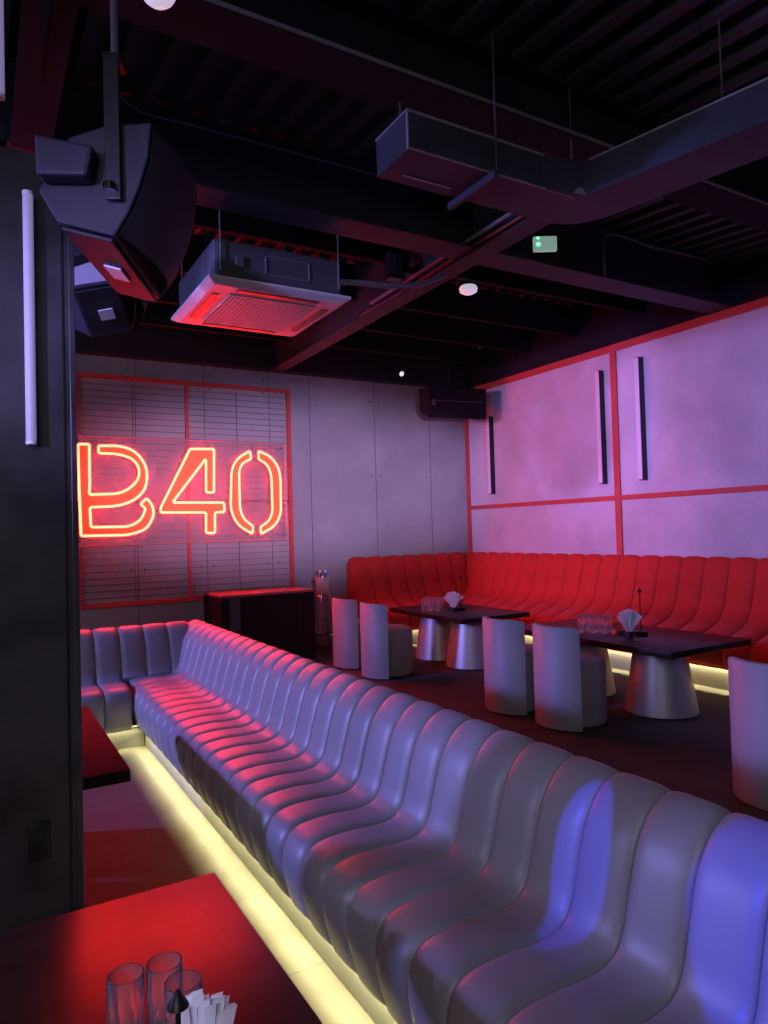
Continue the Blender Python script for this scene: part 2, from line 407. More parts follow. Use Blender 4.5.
def led(root, x0, x1, y0, y1, z, power, tilt=(0, 0)):
    """Downlight strip under the seat lip: the visible strip and the light it gives off."""
    MB().box(x0, x1, y0, y1, z, z + .006).build('led_strip', 'led', root, smooth=False)
    l = bpy.data.lights.new('led_strip_light', 'AREA'); l.shape = 'RECTANGLE'; l.size = x1 - x0; l.size_y = y1 - y0
    l.energy = power; l.color = (1.0, 0.93, 0.44); l.spread = math.radians(115)
    o = bpy.data.objects.new('led_strip_light', l); C.objects.link(o); o.location = ((x0 + x1) / 2, (y0 + y1) / 2, z - .003); o.rotation_euler = (math.radians(tilt[0]), math.radians(tilt[1]), 0)

def sofa(root, runs, m):
    for me, spots, rz in runs:
        for loc in spots:
            o = bpy.data.objects.new('channel_cushion', me); C.objects.link(o)
            o.parent = root; o.location = loc; o.rotation_euler = (0, 0, rz)

# grey sofa: front face at x = 1.00, ridge at x = 1.67
g_prof = bez([(.052, .136), (.028, .19), (.00, .31), (.012, .40), (.07, .455), (.20, .468), (.33, .462), (.405, .475), (.445, .52), (.475, .62),
              (.51, .73), (.555, .80), (.60, .838), (.65, .856), (.70, .845), (.735, .80)], 4)
g_back = [(.76, .74), (.76, .165), (.076, .165), (.072, .138)]
gs = thing('banquette_sofa', 'long L-shaped grey channel-stitched banquette sofa running from the foreground to the black cabinet', 'sofa', (0, 0, 0))
GW = .182
full = channel_mesh(g_prof, g_back, GW, .018, 'grey_channel', 'leather')
sofa(gs, [(full, [(1.0, 6.22 - GW * (k + .5), 0) for k in range(33)], 0)], 'leather')
GL = .195
lfull = channel_mesh(g_prof, g_back, GL, .018, 'grey_channel_wide', 'leather')
lback = channel_mesh(g_prof, g_back, GL, .018, 'grey_channel_back', 'leather', s_from=.40)
# the return runs along x: local x (depth) -> world +y, local y -> world -x
sofa(gs, [(lfull, [(.995 - GL * (k + .5), 5.50, 0) for k in range(6)], PI / 2),
          (lback, [(.995 + GL * (k + .5), 5.50, 0) for k in range(3)], PI / 2)], 'leather')
MB().box(1.098, 1.74, .21, 6.24, 0, .164).build('plinth', 'plinth', gs, smooth=False, bevel=.003)
MB().box(-.2, 1.092, 5.598, 6.24, 0, .164).build('plinth', 'plinth', gs, smooth=False, bevel=.003)
led(gs, 1.080, 1.092, .25, 5.50, .156, 41, (0, 24))
led(gs, -.2, 1.08, 5.580, 5.592, .156, 5, (-24, 0))

# red sofa: right-wall run and a short return on the back wall
r_prof = bez([(.050, .196), (.025, .25), (.0, .36), (.015, .43), (.07, .485), (.18, .525), (.30, .565), (.40, .61), (.465, .68), (.51, .78),
              (.55, .92), (.59, 1.06), (.625, 1.165), (.665, 1.222), (.705, 1.225), (.74, 1.19)], 4)
r_back = [(.78, 1.12), (.78, .225), (.076, .225), (.072, .198)]
rs = thing('banquette_sofa', 'tall red velvet channel-tufted corner banquette against the plaster wall', 'sofa', (0, 0, 0))
RW = .283; RX = RIGHT - .80; RY = BACK - .80
rfull = channel_mesh(r_prof, r_back, RW, .034, 'red_channel', 'velvet', ex=3.0)
sofa(rs, [(rfull, [(RX, BACK - .02 - RW * (k + .5), 0) for k in range(21)], 0)], 'velvet')
RL = .288
rl = channel_mesh(r_prof, r_back, RL, .034, 'red_channel_wide', 'velvet', ex=3.0)
rb = channel_mesh(r_prof, r_back, RL, .034, 'red_channel_back', 'velvet', ex=3.0, s_from=.42)
sofa(rs, [(rl, [(4.56 + RL * (k + .5), RY, 0) for k in range(5)], PI / 2), (rb, [(4.56 + RL * (k + .5), RY, 0) for k in range(5, 7)], PI / 2)], 'velvet')
MB().box(RX + .092, RIGHT - .03, BACK - .02 - RW * 21 + .01, BACK - .03, 0, .22).build('plinth', 'plinth', rs, smooth=False, bevel=.003)
MB().box(4.58, RX + .092, RY + .092, BACK - .03, 0, .22).build('plinth', 'plinth', rs, smooth=False, bevel=.003)
led(rs, RX + .078, RX + .086, 2.98, RY, .216, 44, (0, 24))
led(rs, 4.6, RX + .07, RY + .078, RY + .086, .216, 8, (-24, 0))

# ---------------------------------------------------------------- neon sign and its lattice
def c1(u, v): return (60 + u / 3.072, 340 + v / 3.072)
def c2(u, v): return (60 + u / 3.072, 480 + v / 3.072)
def c3(u, v): return (u / 2, 340 + v / 2)
def on_wall(p, Y):
    d = fw + r2 * ((p[0] - 384) / F_PX) - u2 * ((p[1] - 512) / F_PX)
    k = Y / d.y
    return (d.x * k, EYE + d.z * k)
SY = 8.66       # plane of the glowing tubes
B_ = [c1(55, 320), c1(90, 320), c1(91, 425), c2(92, 0), c2(90, 45), c2(180, 42), c2(215, 26), c1(243, 425), c1(243, 390), c1(222, 364), c1(180, 350), c1(119, 348),
      c1(118, 325), c1(190, 325), c1(237, 345), c1(266, 390), c1(268, 430), c2(260, 32), c2(230, 62), c2(180, 80), c2(92, 84), c2(95, 145), c2(215, 143), c2(250, 122),
      c2(263, 88), c2(247, 74), c2(266, 56), c2(284, 76), c2(289, 108), c2(268, 150), c2(215, 169), c2(65, 172), c2(58, 0)]
FOUR = [c3(380, 218), c3(428, 218), c3(428, 305), c3(412, 305), c3(412, 237), c3(345, 325), c3(448, 325), c3(449, 344), c3(430, 345), c3(430, 386), c3(412, 386), c3(412, 345),
        c3(322, 345), c3(321, 336)]
ZL = [c3(500, 222), c3(475, 236), c3(463, 258), c3(461, 340), c3(475, 370), c3(505, 388), c3(506, 372), c3(489, 360), c3(480, 340), c3(478, 262), c3(485, 246), c3(502, 238)]
ZR = [c3(517, 222), c3(540, 232), c3(556, 252), c3(561, 275), c3(562, 348), c3(550, 372), c3(522, 388), c3(521, 374), c3(538, 362), c3(545, 345), c3(543, 272), c3(536, 250), c3(517, 238)]
sign = thing('neon_sign', 'glowing red-orange neon sign reading B40 on a clear panel over the back wall', 'sign', (0, 0, 0))
def rounded(P):
    """Smooth the gentle turns of an outline (bowls), keep its square corners."""
    P = [Vector(p) for p in P]
    for it in range(2):
        out = []; n = len(P)
        for i in range(n):
            a, b, c = P[i - 1], P[i], P[(i + 1) % n]
            u, v = (b - a).normalized(), (c - b).normalized()
            if u.dot(v) < math.cos(math.radians(58)): out.append(b)
            else:
                k = min((b - a).length, (c - b).length, .30) * .25
                out += [b - u * k, b + v * k]
        P = out
    return P
def offset_poly(P, d):
    n = len(P); ar = sum(P[i].x * P[(i + 1) % n].y - P[(i + 1) % n].x * P[i].y for i in range(n)); sg = 1 if ar > 0 else -1
    out = []
    for i in range(n):
        u, v = (P[i] - P[i - 1]).normalized(), (P[(i + 1) % n] - P[i]).normalized()
        m = (Vector((u.y, -u.x)) + Vector((v.y, -v.x))) * sg
        m.normalize(); c = max(.5, m.dot(Vector((v.y, -v.x)) * sg)); out.append(P[i] + m * (d / c))
    return out
def densify(P, step=.05):
    out = []
    for i in range(len(P)):
        a, b = Vector(P[i]), Vector(P[(i + 1) % len(P)]); L = (b - a).length
        # round the corner a little: two points near each vertex plus a sparse fill
        k = max(1, int(L / .25)); e = min(.012, L * .25)
        out.append(a + (b - a) * (e / L))
        for j in range(1, k): out.append(a + (b - a) * (j / k))
        out.append(b - (b - a) * (e / L))
    return out
def letter(polys, label):
    root = None
    for poly in polys:
        P = rounded([on_wall(p, SY) for p in poly])
        b = MB(); b.prism([(q.x, q.y) for q in offset_poly(P, .013)], lambda u, v, t: (u, t, v), SY + .002, SY + .028)
        pl = b.build('letter', 'plate', sign, smooth=False); pl['label'] = label
        t = MB(); t.tube([(q.x, SY, q.y) for q in densify(P)], .014, 8, closed=True).build('tube', 'neon', pl)
letter([B_], 'outlined red letter B'); letter([FOUR], 'outlined red figure 4')
letter([ZL], 'left half of the outlined red figure 0'); letter([ZR], 'right half of the outlined red figure 0')
PX0, PX1, PZ0, PZ1 = .955, 3.575, 1.515, 2.79
MB().box(PX0, PX1, SY + .03, SY + .04, PZ0, PZ1).build('acrylic_panel', 'acrylic', sign, smooth=False)
b = MB()
for q in ((PX0, PX1, PZ0 - .008, PZ0), (PX0, PX1, PZ1, PZ1 + .008), (PX0 - .008, PX0, PZ0 - .008, PZ1 + .008), (PX1, PX1 + .008, PZ0 - .008, PZ1 + .008)):
    b.box(q[0], q[1], SY + .028, SY + .042, q[2], q[3])
b.build('panel_edge', 'acrylic_edge', sign, smooth=False)
for x in (PX0 + .06, PX1 - .06):
    for z in (PZ0 + .06, PZ1 - .06):
        MB().tube([(x, SY + .02, z), (x, BACK, z)], .011, 10).build('standoff', 'chrome', sign)
lat = thing('wall_lattice', 'red steel lattice frame with dark wire rows on the wall behind the neon sign', 'wall panel', (0, 0, 0))
FX0, FX1, FZ0, FZ1 = 1.0, 3.745, .77, 3.575
b = MB(); y0, y1 = BACK - .05, BACK
for q in ((FX0, FX1, FZ0, FZ0 + .05), (FX0, FX1, FZ1 - .05, FZ1), (FX0, FX0 + .05, FZ0 + .05, FZ1 - .05), (FX1 - .05, FX1, FZ0 + .05, FZ1 - .05)):
    b.box(q[0], q[1], y0, y1, q[2], q[3])
b.build('frame', 'redpaint', lat, smooth=False)
MB().box(2.305, 2.345, y0 + .003, y1, FZ0 + .05, FZ1 - .05).build('mullion', 'redpaint', lat, smooth=False)
MB().box(FX0 + .05, FX1 - .05, y0 + .010, y1, 2.02, 2.045).build('crossbar', 'rod', lat, smooth=False)
b = MB(); z = FZ0 + .11
while z < FZ1 - .07:
    b.box(FX0 + .05, FX1 - .05, BACK - .030, BACK - .022, z - .0025, z + .0025); z += .078
for x in (1.66, 2.98): b.box(x - .003, x + .003, BACK - .034, BACK - .028, FZ0 + .05, FZ1 - .05)
b.build('wire_mesh', 'rod', lat, smooth=False)

# ---------------------------------------------------------------- tub chairs
def tub_chair(label):
    t = thing('tub_chair', label, 'chair', (0, 0, 0), 0, 'grey tub chairs at the raised tables')
    MB().lathe([(0, .02), (.225, .02), (.235, .04), (.238, .30), (.238, .475), (.225, .51), (.18, .53), (.08, .54), (0, .54)], (.055, 0, 0), 40).build('seat', 'vinyl', t)
    # curved back panel on the -x side, floor to shoulder
    b = MB(); n = 22; a = math.radians(60); R0, R1 = .246, .292; loops = []
    for i in range(n + 1):
        th = PI - a + 2 * a * i / n
        u = abs(2 * i / n - 1); top = .81 - .014 * u ** 6
        rr = [(R1, .015), (R1, top - .012), (R1 - .012, top), (R0 + .012, top), (R0, top - .012), (R0, .015)]
        loops.append([b.bm.verts.new((r * math.cos(th), r * math.sin(th), z)) for r, z in rr])
    for p, q in zip(loops, loops[1:]):
        for k in range(6): b.bm.faces.new([p[k], p[(k + 1) % 6], q[(k + 1) % 6], q[k]])
    b.bm.faces.new(loops[0]); b.bm.faces.new(loops[-1][::-1])
    b.build('backrest', 'vinyl', t, angle=50)
    for k in range(4):
        th = PI / 4 + k * PI / 2
        MB().lathe([(0, 0), (.016, 0), (.018, .022), (0, .022)], (.17 * math.cos(th), .17 * math.sin(th), 0), 12).build('foot', 'black', t)
    return t
ch = tub_chair('grey tub chair in front of the near dark table, closest to its glasses')
ch.location = (4.13, 4.13, 0)
for loc, rz, lab in (((4.10, 4.74, 0), math.radians(3), 'grey tub chair at the near dark table, half hidden behind the other'),
                     ((3.90, 6.66, 0), math.radians(2), 'grey tub chair in front of the far dark table, showing its round seat'),
                     ((3.90, 7.36, 0), math.radians(4), 'grey tub chair nearest the chrome ice bucket stand'),
                     ((3.98, 2.30, 0), math.radians(4), 'grey tub chair cut by the right edge of the picture')):
    dup(ch, loc, rz, lab)

# ---------------------------------------------------------------- tables
def table(label, x0, x1, y0, y1, z, cones, cr=(.295, .205), group=None, m='wood'):
    t = thing('lounge_table', label, 'table', ((x0 + x1) / 2, (y0 + y1) / 2, 0), 0, group)
    hx, hy = (x1 - x0) / 2, (y1 - y0) / 2
    MB().box(-hx, hx, -hy, hy, z - .05, z).build('table_top', m, t, bevel=.003)
    for x, y in cones:
        x -= t.location.x; y -= t.location.y
        r0, r1 = cr
        MB().lathe([(0, .012), (r0 - .004, .012), (r0, .016), (r1, z - .056), (r1 - .01, z - .05), (0, z - .05)], (x, y, 0), 48).build('pedestal', 'brushed', t)
        for k in range(3):
            a = k * 2.09 + .6
            MB().lathe([(0, 0), (.014, 0), (.014, .012), (0, .012)], (x + (r0 - .03) * math.cos(a), y + (r0 - .03) * math.sin(a), 0), 10).build('floor_glide', 'black', t)
    return t
table('dark wood table with two steel cones beside the red sofa, nearer of the two', 4.48, 5.49, 3.44, 5.30, .62, [(4.985, 3.945), (4.985, 4.82)], group='dark tables along the red sofa', m='wood_matt')
table('dark wood table with two steel cones beside the red sofa, farther of the two', 4.47, 5.42, 6.02, 7.56, .62, [(4.93, 6.50), (4.93, 7.16)], group='dark tables along the red sofa', m='wood_matt')
table('dark glossy table in the foreground glowing red, holding glasses and napkins', -.50, .585, .50, 2.03, .62, [(.02, .9), (.02, 1.62)])
table('dark table behind the black column, its corner beside the grey sofa', -.50, .548, 3.11, 4.42, .62, [(.04, 3.45), (.04, 4.05)], m='wood_dimmed')

# ---------------------------------------------------------------- table-top things
def tumbler(label, group, h=.15, r=.0385):
    b = MB()
    n = 32
    prof_o = [(0, 0), (r * .84, 0), (r * .90, .004), (r * .93, h * .30), (r * .95, h * .62), (r * .97, h * .66), (r - .001, h - .003), (r - .0015, h)]
    prof_i = [(r - .0035, h), (r * .97 - .004, h * .66), (r * .90 - .004, h * .3), (r * .80, .030), (0, .026)]
    b.lathe(prof_o + prof_i, (0, 0, 0), n)
    for v in b.bm.verts:      # cut facets on the lower outside
        rr = math.hypot(v.co.x, v.co.y)
        if v.co.z < h * .64 and rr > r * .80 and (rr > r * .905 or v.co.z < .01):
            a = math.atan2(v.co.y, v.co.x); f = 1 - .075 * (1 if int(round(a / (2 * PI / n))) % 4 in (1, 2) else 0); v.co.x *= f; v.co.y *= f
    o = b.build('drinking_glass', 'glass', None, angle=25)
    return tag(o, label, 'glass', group)
def scatter(proto, spots, zs, labs, group):
    for i, ((x, y), lab) in enumerate(zip(spots, labs)):
        o = proto if i == 0 else proto.copy()
        if i: C.objects.link(o)
        o.location = (x, y, zs); o.rotation_euler = (0, 0, i * .3); o['label'] = lab; o['group'] = group
TZ = .6201
g = tumbler('x', None, .15, .0352)
scatter(g, [(.234, 1.419), (.3055, 1.417), (.322, 1.338)], TZ, ['cut glass tumbler on the red-lit foreground table, farthest from the napkins', 'cut glass tumbler on the red-lit foreground table, the rearmost one', 'cut glass tumbler beside the napkins on the red-lit foreground table'], 'tumblers on the foreground table')
NEAR = [(4.753, 4.592), (4.797, 4.503), (4.847, 4.410), (4.870, 4.640), (4.915, 4.550), (4.965, 4.460)]
def rows(n, tbl): return ['clear highball glass in the glass cluster on the %s dark table' % tbl] * n
g2 = tumbler('x', None)
scatter(g2, NEAR, TZ, rows(6, 'near'), 'highball glasses on the near dark table')
g3 = tumbler('x', None)
scatter(g3, [(4.626, 6.99), (4.665, 6.90), (4.705, 6.81), (4.735, 7.07), (4.765, 6.98), (4.800, 6.89)], TZ, rows(6, 'far'), 'highball glasses on the far dark table')

def menu_stand(loc, label):
    t = thing('menu_stand', label, 'table stand', loc)
    MB().lathe([(0, 0), (.055, 0), (.058, .006), (.058, .028), (.05, .036), (0, .038)], (0, 0, 0), 28).build('base', 'black', t)
    MB().lathe([(.006, .036), (.006, .375), (0, .375)], (0, 0, 0), 12).build('stem', 'black', t)
    MB().lathe([(0, .37), (.024, .372), (.020, .380), (.004, .408), (0, .41)], (0, 0, 0), 16).build('tip', 'black', t)
    return t
ms = menu_stand((5.0, 4.14, TZ), 'slim black menu stand on the near dark table behind the white napkins')
dup(ms, (4.985, 6.74, TZ), 0, 'slim black menu stand on the far dark table beside the folded napkin')
fs = dup(ms, (.257, 1.103, TZ), 0, 'black pointed menu stand between the glasses and napkins on the red-lit table'); fs.scale = (.70, .70, .70)

def napkin_holder(loc, label, n=9, spread=.5, sheet=.17, rz=0, wv=.026):
    t = thing('napkin_holder', label, 'napkin holder', loc, rz)
    b = MB(); b.lathe([(0, 0), (.036, 0), (.038, .05), (.034, .05), (.032, .006), (0, .006)], (0, 0, 0), 20); b.build('cup', 'black', t)
    rnd = random.Random(n)
    for k in range(n):
        u = (k / (n - 1) - .5) * 2
        a = u * spread; dy = rnd.uniform(-.014, .014)
        h = sheet * (1 - .10 * u * u) + rnd.uniform(-.006, .008); 
        b = MB(); rowsn = 6; L = []
        for i in range(rowsn + 1):
            s = i / rowsn; wdt = wv * (.55 + .65 * s); r = .008 + h * s
            cxx = math.sin(a * (.35 + .65 * s)) * r; czz = .010 + math.cos(a) * r
            yy = dy + .012 * math.sin(s * 3 + k) + (.012 * s if k % 2 else -.012 * s)
            tip = .012 if i == rowsn else 0
            L.append([b.bm.verts.new((cxx - wdt * math.cos(a), yy, czz + wdt * math.sin(a))), b.bm.verts.new((cxx, yy + .006, czz + tip)), b.bm.verts.new((cxx + wdt * math.cos(a), yy, czz - wdt * math.sin(a)))])
        for p, q in zip(L, L[1:]):
            for i in range(2): b.bm.faces.new([p[i], p[i + 1], q[i + 1], q[i]])
        geo = bmesh.ops.solidify(b.bm, geom=b.bm.faces[:], thickness=.0016)
        b.build('napkin', 'paper', t, angle=60)
    return t
FACE = -YAW
napkin_holder((4.845, 4.135, TZ), 'fan of white paper napkins on the near dark table', 9, .42, .21, FACE)
napkin_holder((4.84, 6.69, TZ), 'folded white napkin points on the far dark table', 5, .5, .20, FACE)
nt2 = thing('napkin_holder', 'white paper napkins in a holder on the red-lit foreground table', 'napkin holder', (.330, 1.235, TZ), FACE)
b = MB(); b.lathe([(0, 0), (.034, 0), (.036, .05), (.032, .05), (.030, .006), (0, .006)], (0, 0, 0), 20); b.build('cup', 'black', nt2)
rnd = random.Random(5)
for k in range(16):
    q = (k / 15 - .5) * 2
    for_side = -1 if k % 2 else 1
    a = q * .17 + .05; h = .178 - .016 * q * q + rnd.uniform(-.010, .008); y = for_side * rnd.uniform(.002, .016)
    x0 = q * .016; x1 = x0 + math.sin(a) * h; wl = .0085; th = .0022
    MB().hexa([(x0 - wl, y * .5 - th, .008), (x0 + wl, y * .5 - th, .008), (x0 + wl, y * .5 + th, .008), (x0 - wl, y * .5 + th, .008),
               (x1 - wl * 1.25, y - th, h - .006), (x1 + wl * 1.25, y - th, h), (x1 + wl * 1.25, y + th, h), (x1 - wl * 1.25, y + th, h - .006)]).build('napkin', 'paper', nt2, smooth=False)
o = MB().box(-.022, .022, -.022, .022, 0, .05).build('table_cube', 'redcap', None, bevel=.008, seg=3); o.location = (4.835, 4.285, TZ); o.rotation_euler = (0, 0, .4)  # small red item, taken for a cube
tag(o, 'small bright red candle block beside the glasses on the near dark table', 'cube')
ash = thing('ashtray', 'small dark glass ashtray between glasses and napkins on the near dark table', 'ashtray', (4.90, 4.235, TZ))
MB().lathe([(0, 0), (.045, 0), (.05, .03), (.043, .03), (.038, .008), (0, .008)], (0, 0, 0), 24).build('bowl', 'black', ash)

# ---------------------------------------------------------------- black cabinet, ice bucket and its stand
cb = thing('podium_cabinet', 'black cabinet with a glossy top coloured red for the glow below the neon sign', 'cabinet', (0, 0, 0))
CX0, CX1, CY0, CY1, CH = 2.49, 3.70, 8.12, 8.86, .873
MB().box(CX0, CX1, CY0, CY1, .0, CH - .03).build('body', 'matt', cb, smooth=False, bevel=.004)
MB().box(CX0 - .008, CX1 + .008, CY0 - .01, CY1, CH - .03, CH).build('top', mat('red_glow_top', (.34, .10, .11), .35, spec=.6), cb, smooth=False, bevel=.003)  # red neon glow put into the colour of the black top
MB().box(CX0 + .10, CX0 + .23, CY0 - .012, CY0, .04, CH - .04).build('panel', mat('dark_grey_panel', (.07, .07, .075), .6), cb, smooth=False)
MB().box(CX0 + .25, CX1 - .25, CY0 - .012, CY0, .04, CH - .04).build('door', 'matt', cb, smooth=False, bevel=.003)
MB().box(CX1 - .24, CX1 - .02, CY0 - .012, CY0, .04, CH - .04).build('door', 'matt', cb, smooth=False, bevel=.003)

st = thing('bucket_stand', 'chrome ice bucket stand with splayed legs by the back wall', 'stand', (4.03, 8.56, 0))
for k in range(4):
    a = PI / 4 + k * PI / 2
    MB().tube([(.085 * math.cos(a), .085 * math.sin(a), .76), (.17 * math.cos(a), .17 * math.sin(a), 0)], .008, 8).build('leg', 'chrome', st)
for r, z in ((.112, .74), (.145, .22)):
    MB().tube([(r * math.cos(k * PI / 16), r * math.sin(k * PI / 16), z) for k in range(32)], .007, 8, closed=True).build('ring', 'chrome', st)
bk = thing('ice_bucket', 'shiny steel ice bucket with coloured bottles on the chrome stand', 'bucket', (4.03, 8.56, .769))
MB().lathe([(0, 0), (.085, 0), (.09, .01), (.112, .22), (.117, .225), (.108, .225), (.086, .012), (0, .012)], (0, 0, 0), 32).build('body', 'bucket', bk)
for s in (-1, 1):
    MB().tube(smoothpath([(.108 * s, -.03, .17), (.135 * s, -.02, .18), (.135 * s, .02, .18), (.108 * s, .03, .17)], 5), .005, 8).build('handle', 'chrome', bk)
for i, (x, m, lab) in enumerate(((-.04, 'bottle', 'dark red bottle leaning in the steel ice bucket'), (.04, 'blue', 'blue bottle leaning in the steel ice bucket'))):
    bt = thing('bottle', lab, 'bottle', (4.03 + x, 8.55, .785), 0, 'bottles in the ice bucket')
    MB().lathe([(0, 0), (.033, 0), (.036, .01), (.036, .17), (.014, .225), (.013, .27), (0, .27)], (0, 0, 0), 20).build('body', m, bt)
    MB().lathe([(0, .268), (.015, .268), (.015, .295), (0, .295)], (0, 0, 0), 14).build('cap', 'white', bt)

# ---------------------------------------------------------------- wall lights
def bar_light(y, z0, z1, label):
    t = thing('linear_wall_light', label, 'wall light', (RIGHT, y, z0), 0, 'linear lights on the plaster wall')
    h = z1 - z0
    MB().box(-.085, 0, -.032, .032, 0, h).build('housing', 'black', t, smooth=False, bevel=.003)
    MB().box(-.093, -.0855, -.029, .029, .01, h - .01).build('diffuser', 'opal', t, smooth=False)
    return t
bar_light(8.24, 2.10, 3.28, 'slim black bar light on the plaster wall nearest the room corner')
bar_light(6.07, 2.10, 3.52, 'slim black bar light on the plaster wall just left of the red upright')
bar_light(5.47, 2.10, 3.55, 'slim black bar light on the plaster wall just right of the red upright')
def tube_light(x, z0, z1, label, hung=False):
    t = thing('tube_light', label, 'tube light', (x, 2.60, z0), 0, 'pale tubes on the black column')
    h = z1 - z0; r = .0165
    MB().tube([(0, 0, .012), (0, 0, h - .012)], r, 16).build('tube', 'tubelit', t)
    for z in (0, h - .012): MB().tube([(0, 0, z), (0, 0, z + .012)], r + .001, 16).build('end_cap', 'white', t)
    if hung: MB().tube([(0, .0, h), (0, .0, deck_z(2.6) - z0 + .02)], .005, 8).build('hanger_rod', 'rod', t)
    for z in (() if hung else (h * .25, h * .75)): MB().box(-.012, .012, .015, .04, z - .01, z + .01).build('clip', 'black', t, smooth=False)
tube_light(.160, 1.92, 2.78, 'pale violet tube light upright on the black column')
tube_light(.080, 3.08, 3.72, 'short pale tube light high above, at the top corner of the picture', True)
sk = thing('wall_socket', 'black wall socket low on the black column', 'socket', (.168, 2.64, .59))
MB().box(-.032, .032, -.012, 0, -.062, .062).build('plate', 'black', sk, bevel=.004)
MB().box(-.02, .02, -.016, -.012, -.03, .03).build('insert', 'black', sk, bevel=.003)

# ---------------------------------------------------------------- loudspeakers
AX = Vector((.432, .902, 0)); EX = Vector((.902, -.432, 0))
def hung_speaker(origin, L, sc, label, top, tilt=0, nod=0):
    ct, st_ = math.cos(tilt), math.sin(tilt)
    t = thing('loudspeaker', label, 'speaker', origin)
    def fn(u, v, s):
        u, v = u * ct - v * st_, u * st_ + v * ct
        p = EX * (u * sc) + AX * s; return (p.x, p.y, v * sc)
    front = [(.0, 0), (.045, .075), (.085, .17), (.115, .27), (.128, .386)]
    poly = [(-.18, .044)] + [(0, 0)] + front[1:] + [(-.02, .372), (-.14, .33), (-.24, .15)]
    MB().prism(poly, fn, 0, L).build('cabinet', mat_speaker, t, smooth=False, bevel=.006)
    # bowed perforated grille
    b = MB(); n = 12; rowsp = front; out = []
    for u, v in [(.006, .012), (.045, .075), (.085, .17), (.115, .27), (.126, .372)]:
        row = []
        for i in range(n + 1):
            s = i / n; bow = .085 * (1 - (2 * s - 1) ** 2) * sc
            q = fn(u, v, .012 + s * (L - .024)); row.append(b.bm.verts.new((q[0] + EX.x * (bow + .004) * .93, q[1] + EX.y * (bow + .004) * .93, q[2] - bow * .3)))
        out.append(row)
    for p, q in zip(out, out[1:]):
        for i in range(n): b.bm.faces.new([p[i], p[i + 1], q[i + 1], q[i]])
    # close the grille back to the cabinet
    bd = [out[0]] + [[r[-1] for r in out]] + [out[-1][::-1]] + [[r[0] for r in out][::-1]]
    b.build('grille', 'grille', t)
    # lower baffle lip and the grip recess in it
    MB().prism([(-.17, .036), (-.008, -.004), (-.012, -.016), (-.174, .026)], fn, .012, L - .012).build('lower_panel', mat_speaker, t, smooth=False, bevel=.003)
    MB().prism([(-.115, .008), (-.055, -.007), (-.057, -.013), (-.117, .002)], fn, L * .42, L * .62).build('grip', 'opal', t, smooth=False)
    # side pod and hanging bracket
    MB().prism([(-.225, .30), (-.04, .265), (-.06, .165), (-.22, .165)], fn, -.07, 0).build('side_pod', mat_speaker, t, smooth=False, bevel=.012)
    if nod:
        q = Matrix.Rotation(nod, 3, EX); t.rotation_euler = q.to_euler()
        a = Vector(fn(-.02, .36, L * .5)); wup = q.inverted() @ Vector((0, 0, 1))
        hz = deck_z(origin[1]) + .02 - (Vector(origin) + q @ a).z
        MB().tube([a, a + wup * hz], .018, 10).build('hanger_rod', 'black', t)
    else:
        MB().prism([(-.018, .11), (.032, .11), (.032, top), (-.018, top)], fn, -.028, -.012).build('bracket', 'black', t, smooth=False, bevel=.003)
        MB().prism([(-.018, top - .012), (.032, top - .012), (.032, top), (-.018, top)], fn, -.028, .06).build('bracket', 'black', t, smooth=False)
    if not nod:
        MB().tube([fn(.007, top - .01, .02), (fn(.007, top, .02)[0], fn(.007, top, .02)[1], deck_z(origin[1]) + .02 - origin[2])], .012, 10).build('hanger_rod', 'rod', t)
    q = fn(.0, .145, -.034)
    MB().lathe([(0, -.012), (.02, -.012), (.02, .012), (0, .012)], q, 16).build('knob', 'chrome', t)
    return t
mat_speaker = mat('black_textured_cabinet', (.022, .021, .03), .55, spec=.35, bump=.15, bscale=220)
SC = .93
hung_speaker((.402 * SC, 2.402 * SC, EYE + (2.6 - EYE) * SC), .64 * SC, SC, 'large dark loudspeaker hung above the black column, showing its red-lit underside', .60)
sp2 = hung_speaker((.683, 4.02, 3.02), .36, 1.30, 'second dark loudspeaker farther back, partly hidden behind the column and the large one', .85, .50, math.radians(-30))
ct_, st__ = math.cos(.50), math.sin(.50)
def fn2(u, v, s): u, v = u * ct_ - v * st__, u * st__ + v * ct_; p = EX * (u * 1.3) + AX * s; return (p.x, p.y, v * 1.3)
MB().prism([(-.17, .055), (-.01, .012), (.03, .08), (.07, .17), (.10, .27), (.11, .37), (-.02, .36), (-.13, .32), (-.225, .15)], fn2, -.008, -.001).build('light_catch_panel', mat('pale_light_catch_panel', (.32, .31, .36), .55), sp2, smooth=False)['label'] = 'pale panel added to catch the blue light'  # pale panel added to the dark cabinet so blue light shows on it
# corner loudspeaker, tilted down
cs = thing('loudspeaker', 'black wedge loudspeaker tilted down in the corner above the red sofa', 'speaker', (6.05, 8.22, 3.42), math.radians(-11))
b = MB(); pf = [(-.20, .20), (.22, .22), (.22, -.12), (.02, -.27), (-.16, -.27)]
b.prism([(-.16, -.24), (.18, -.10), (.20, .24), (-.18, .21)], lambda u, v, s: (s, u, v), -.46, .46).build('cabinet', 'dark', cs, smooth=False, bevel=.015)
MB().prism([(-.192, .19), (-.178, -.22), (-.165, -.22), (-.180, .19)], lambda u, v, s: (s, u, v), -.44, .44).build('grille', 'dark', cs, smooth=False)
MB().tube([(0, .12, .18), (0, .12, deck_z(8.34) - 3.42 + .02)], .014, 10).build('bracket', 'black', cs)
MB().box(-.42, -.36, -.198, -.19, -.06, .02).build('badge', 'rod', cs, smooth=False)
MB().box(-.34, .40, -.199, -.192, .0, .012).build('trim_strip', 'rod', cs, smooth=False)

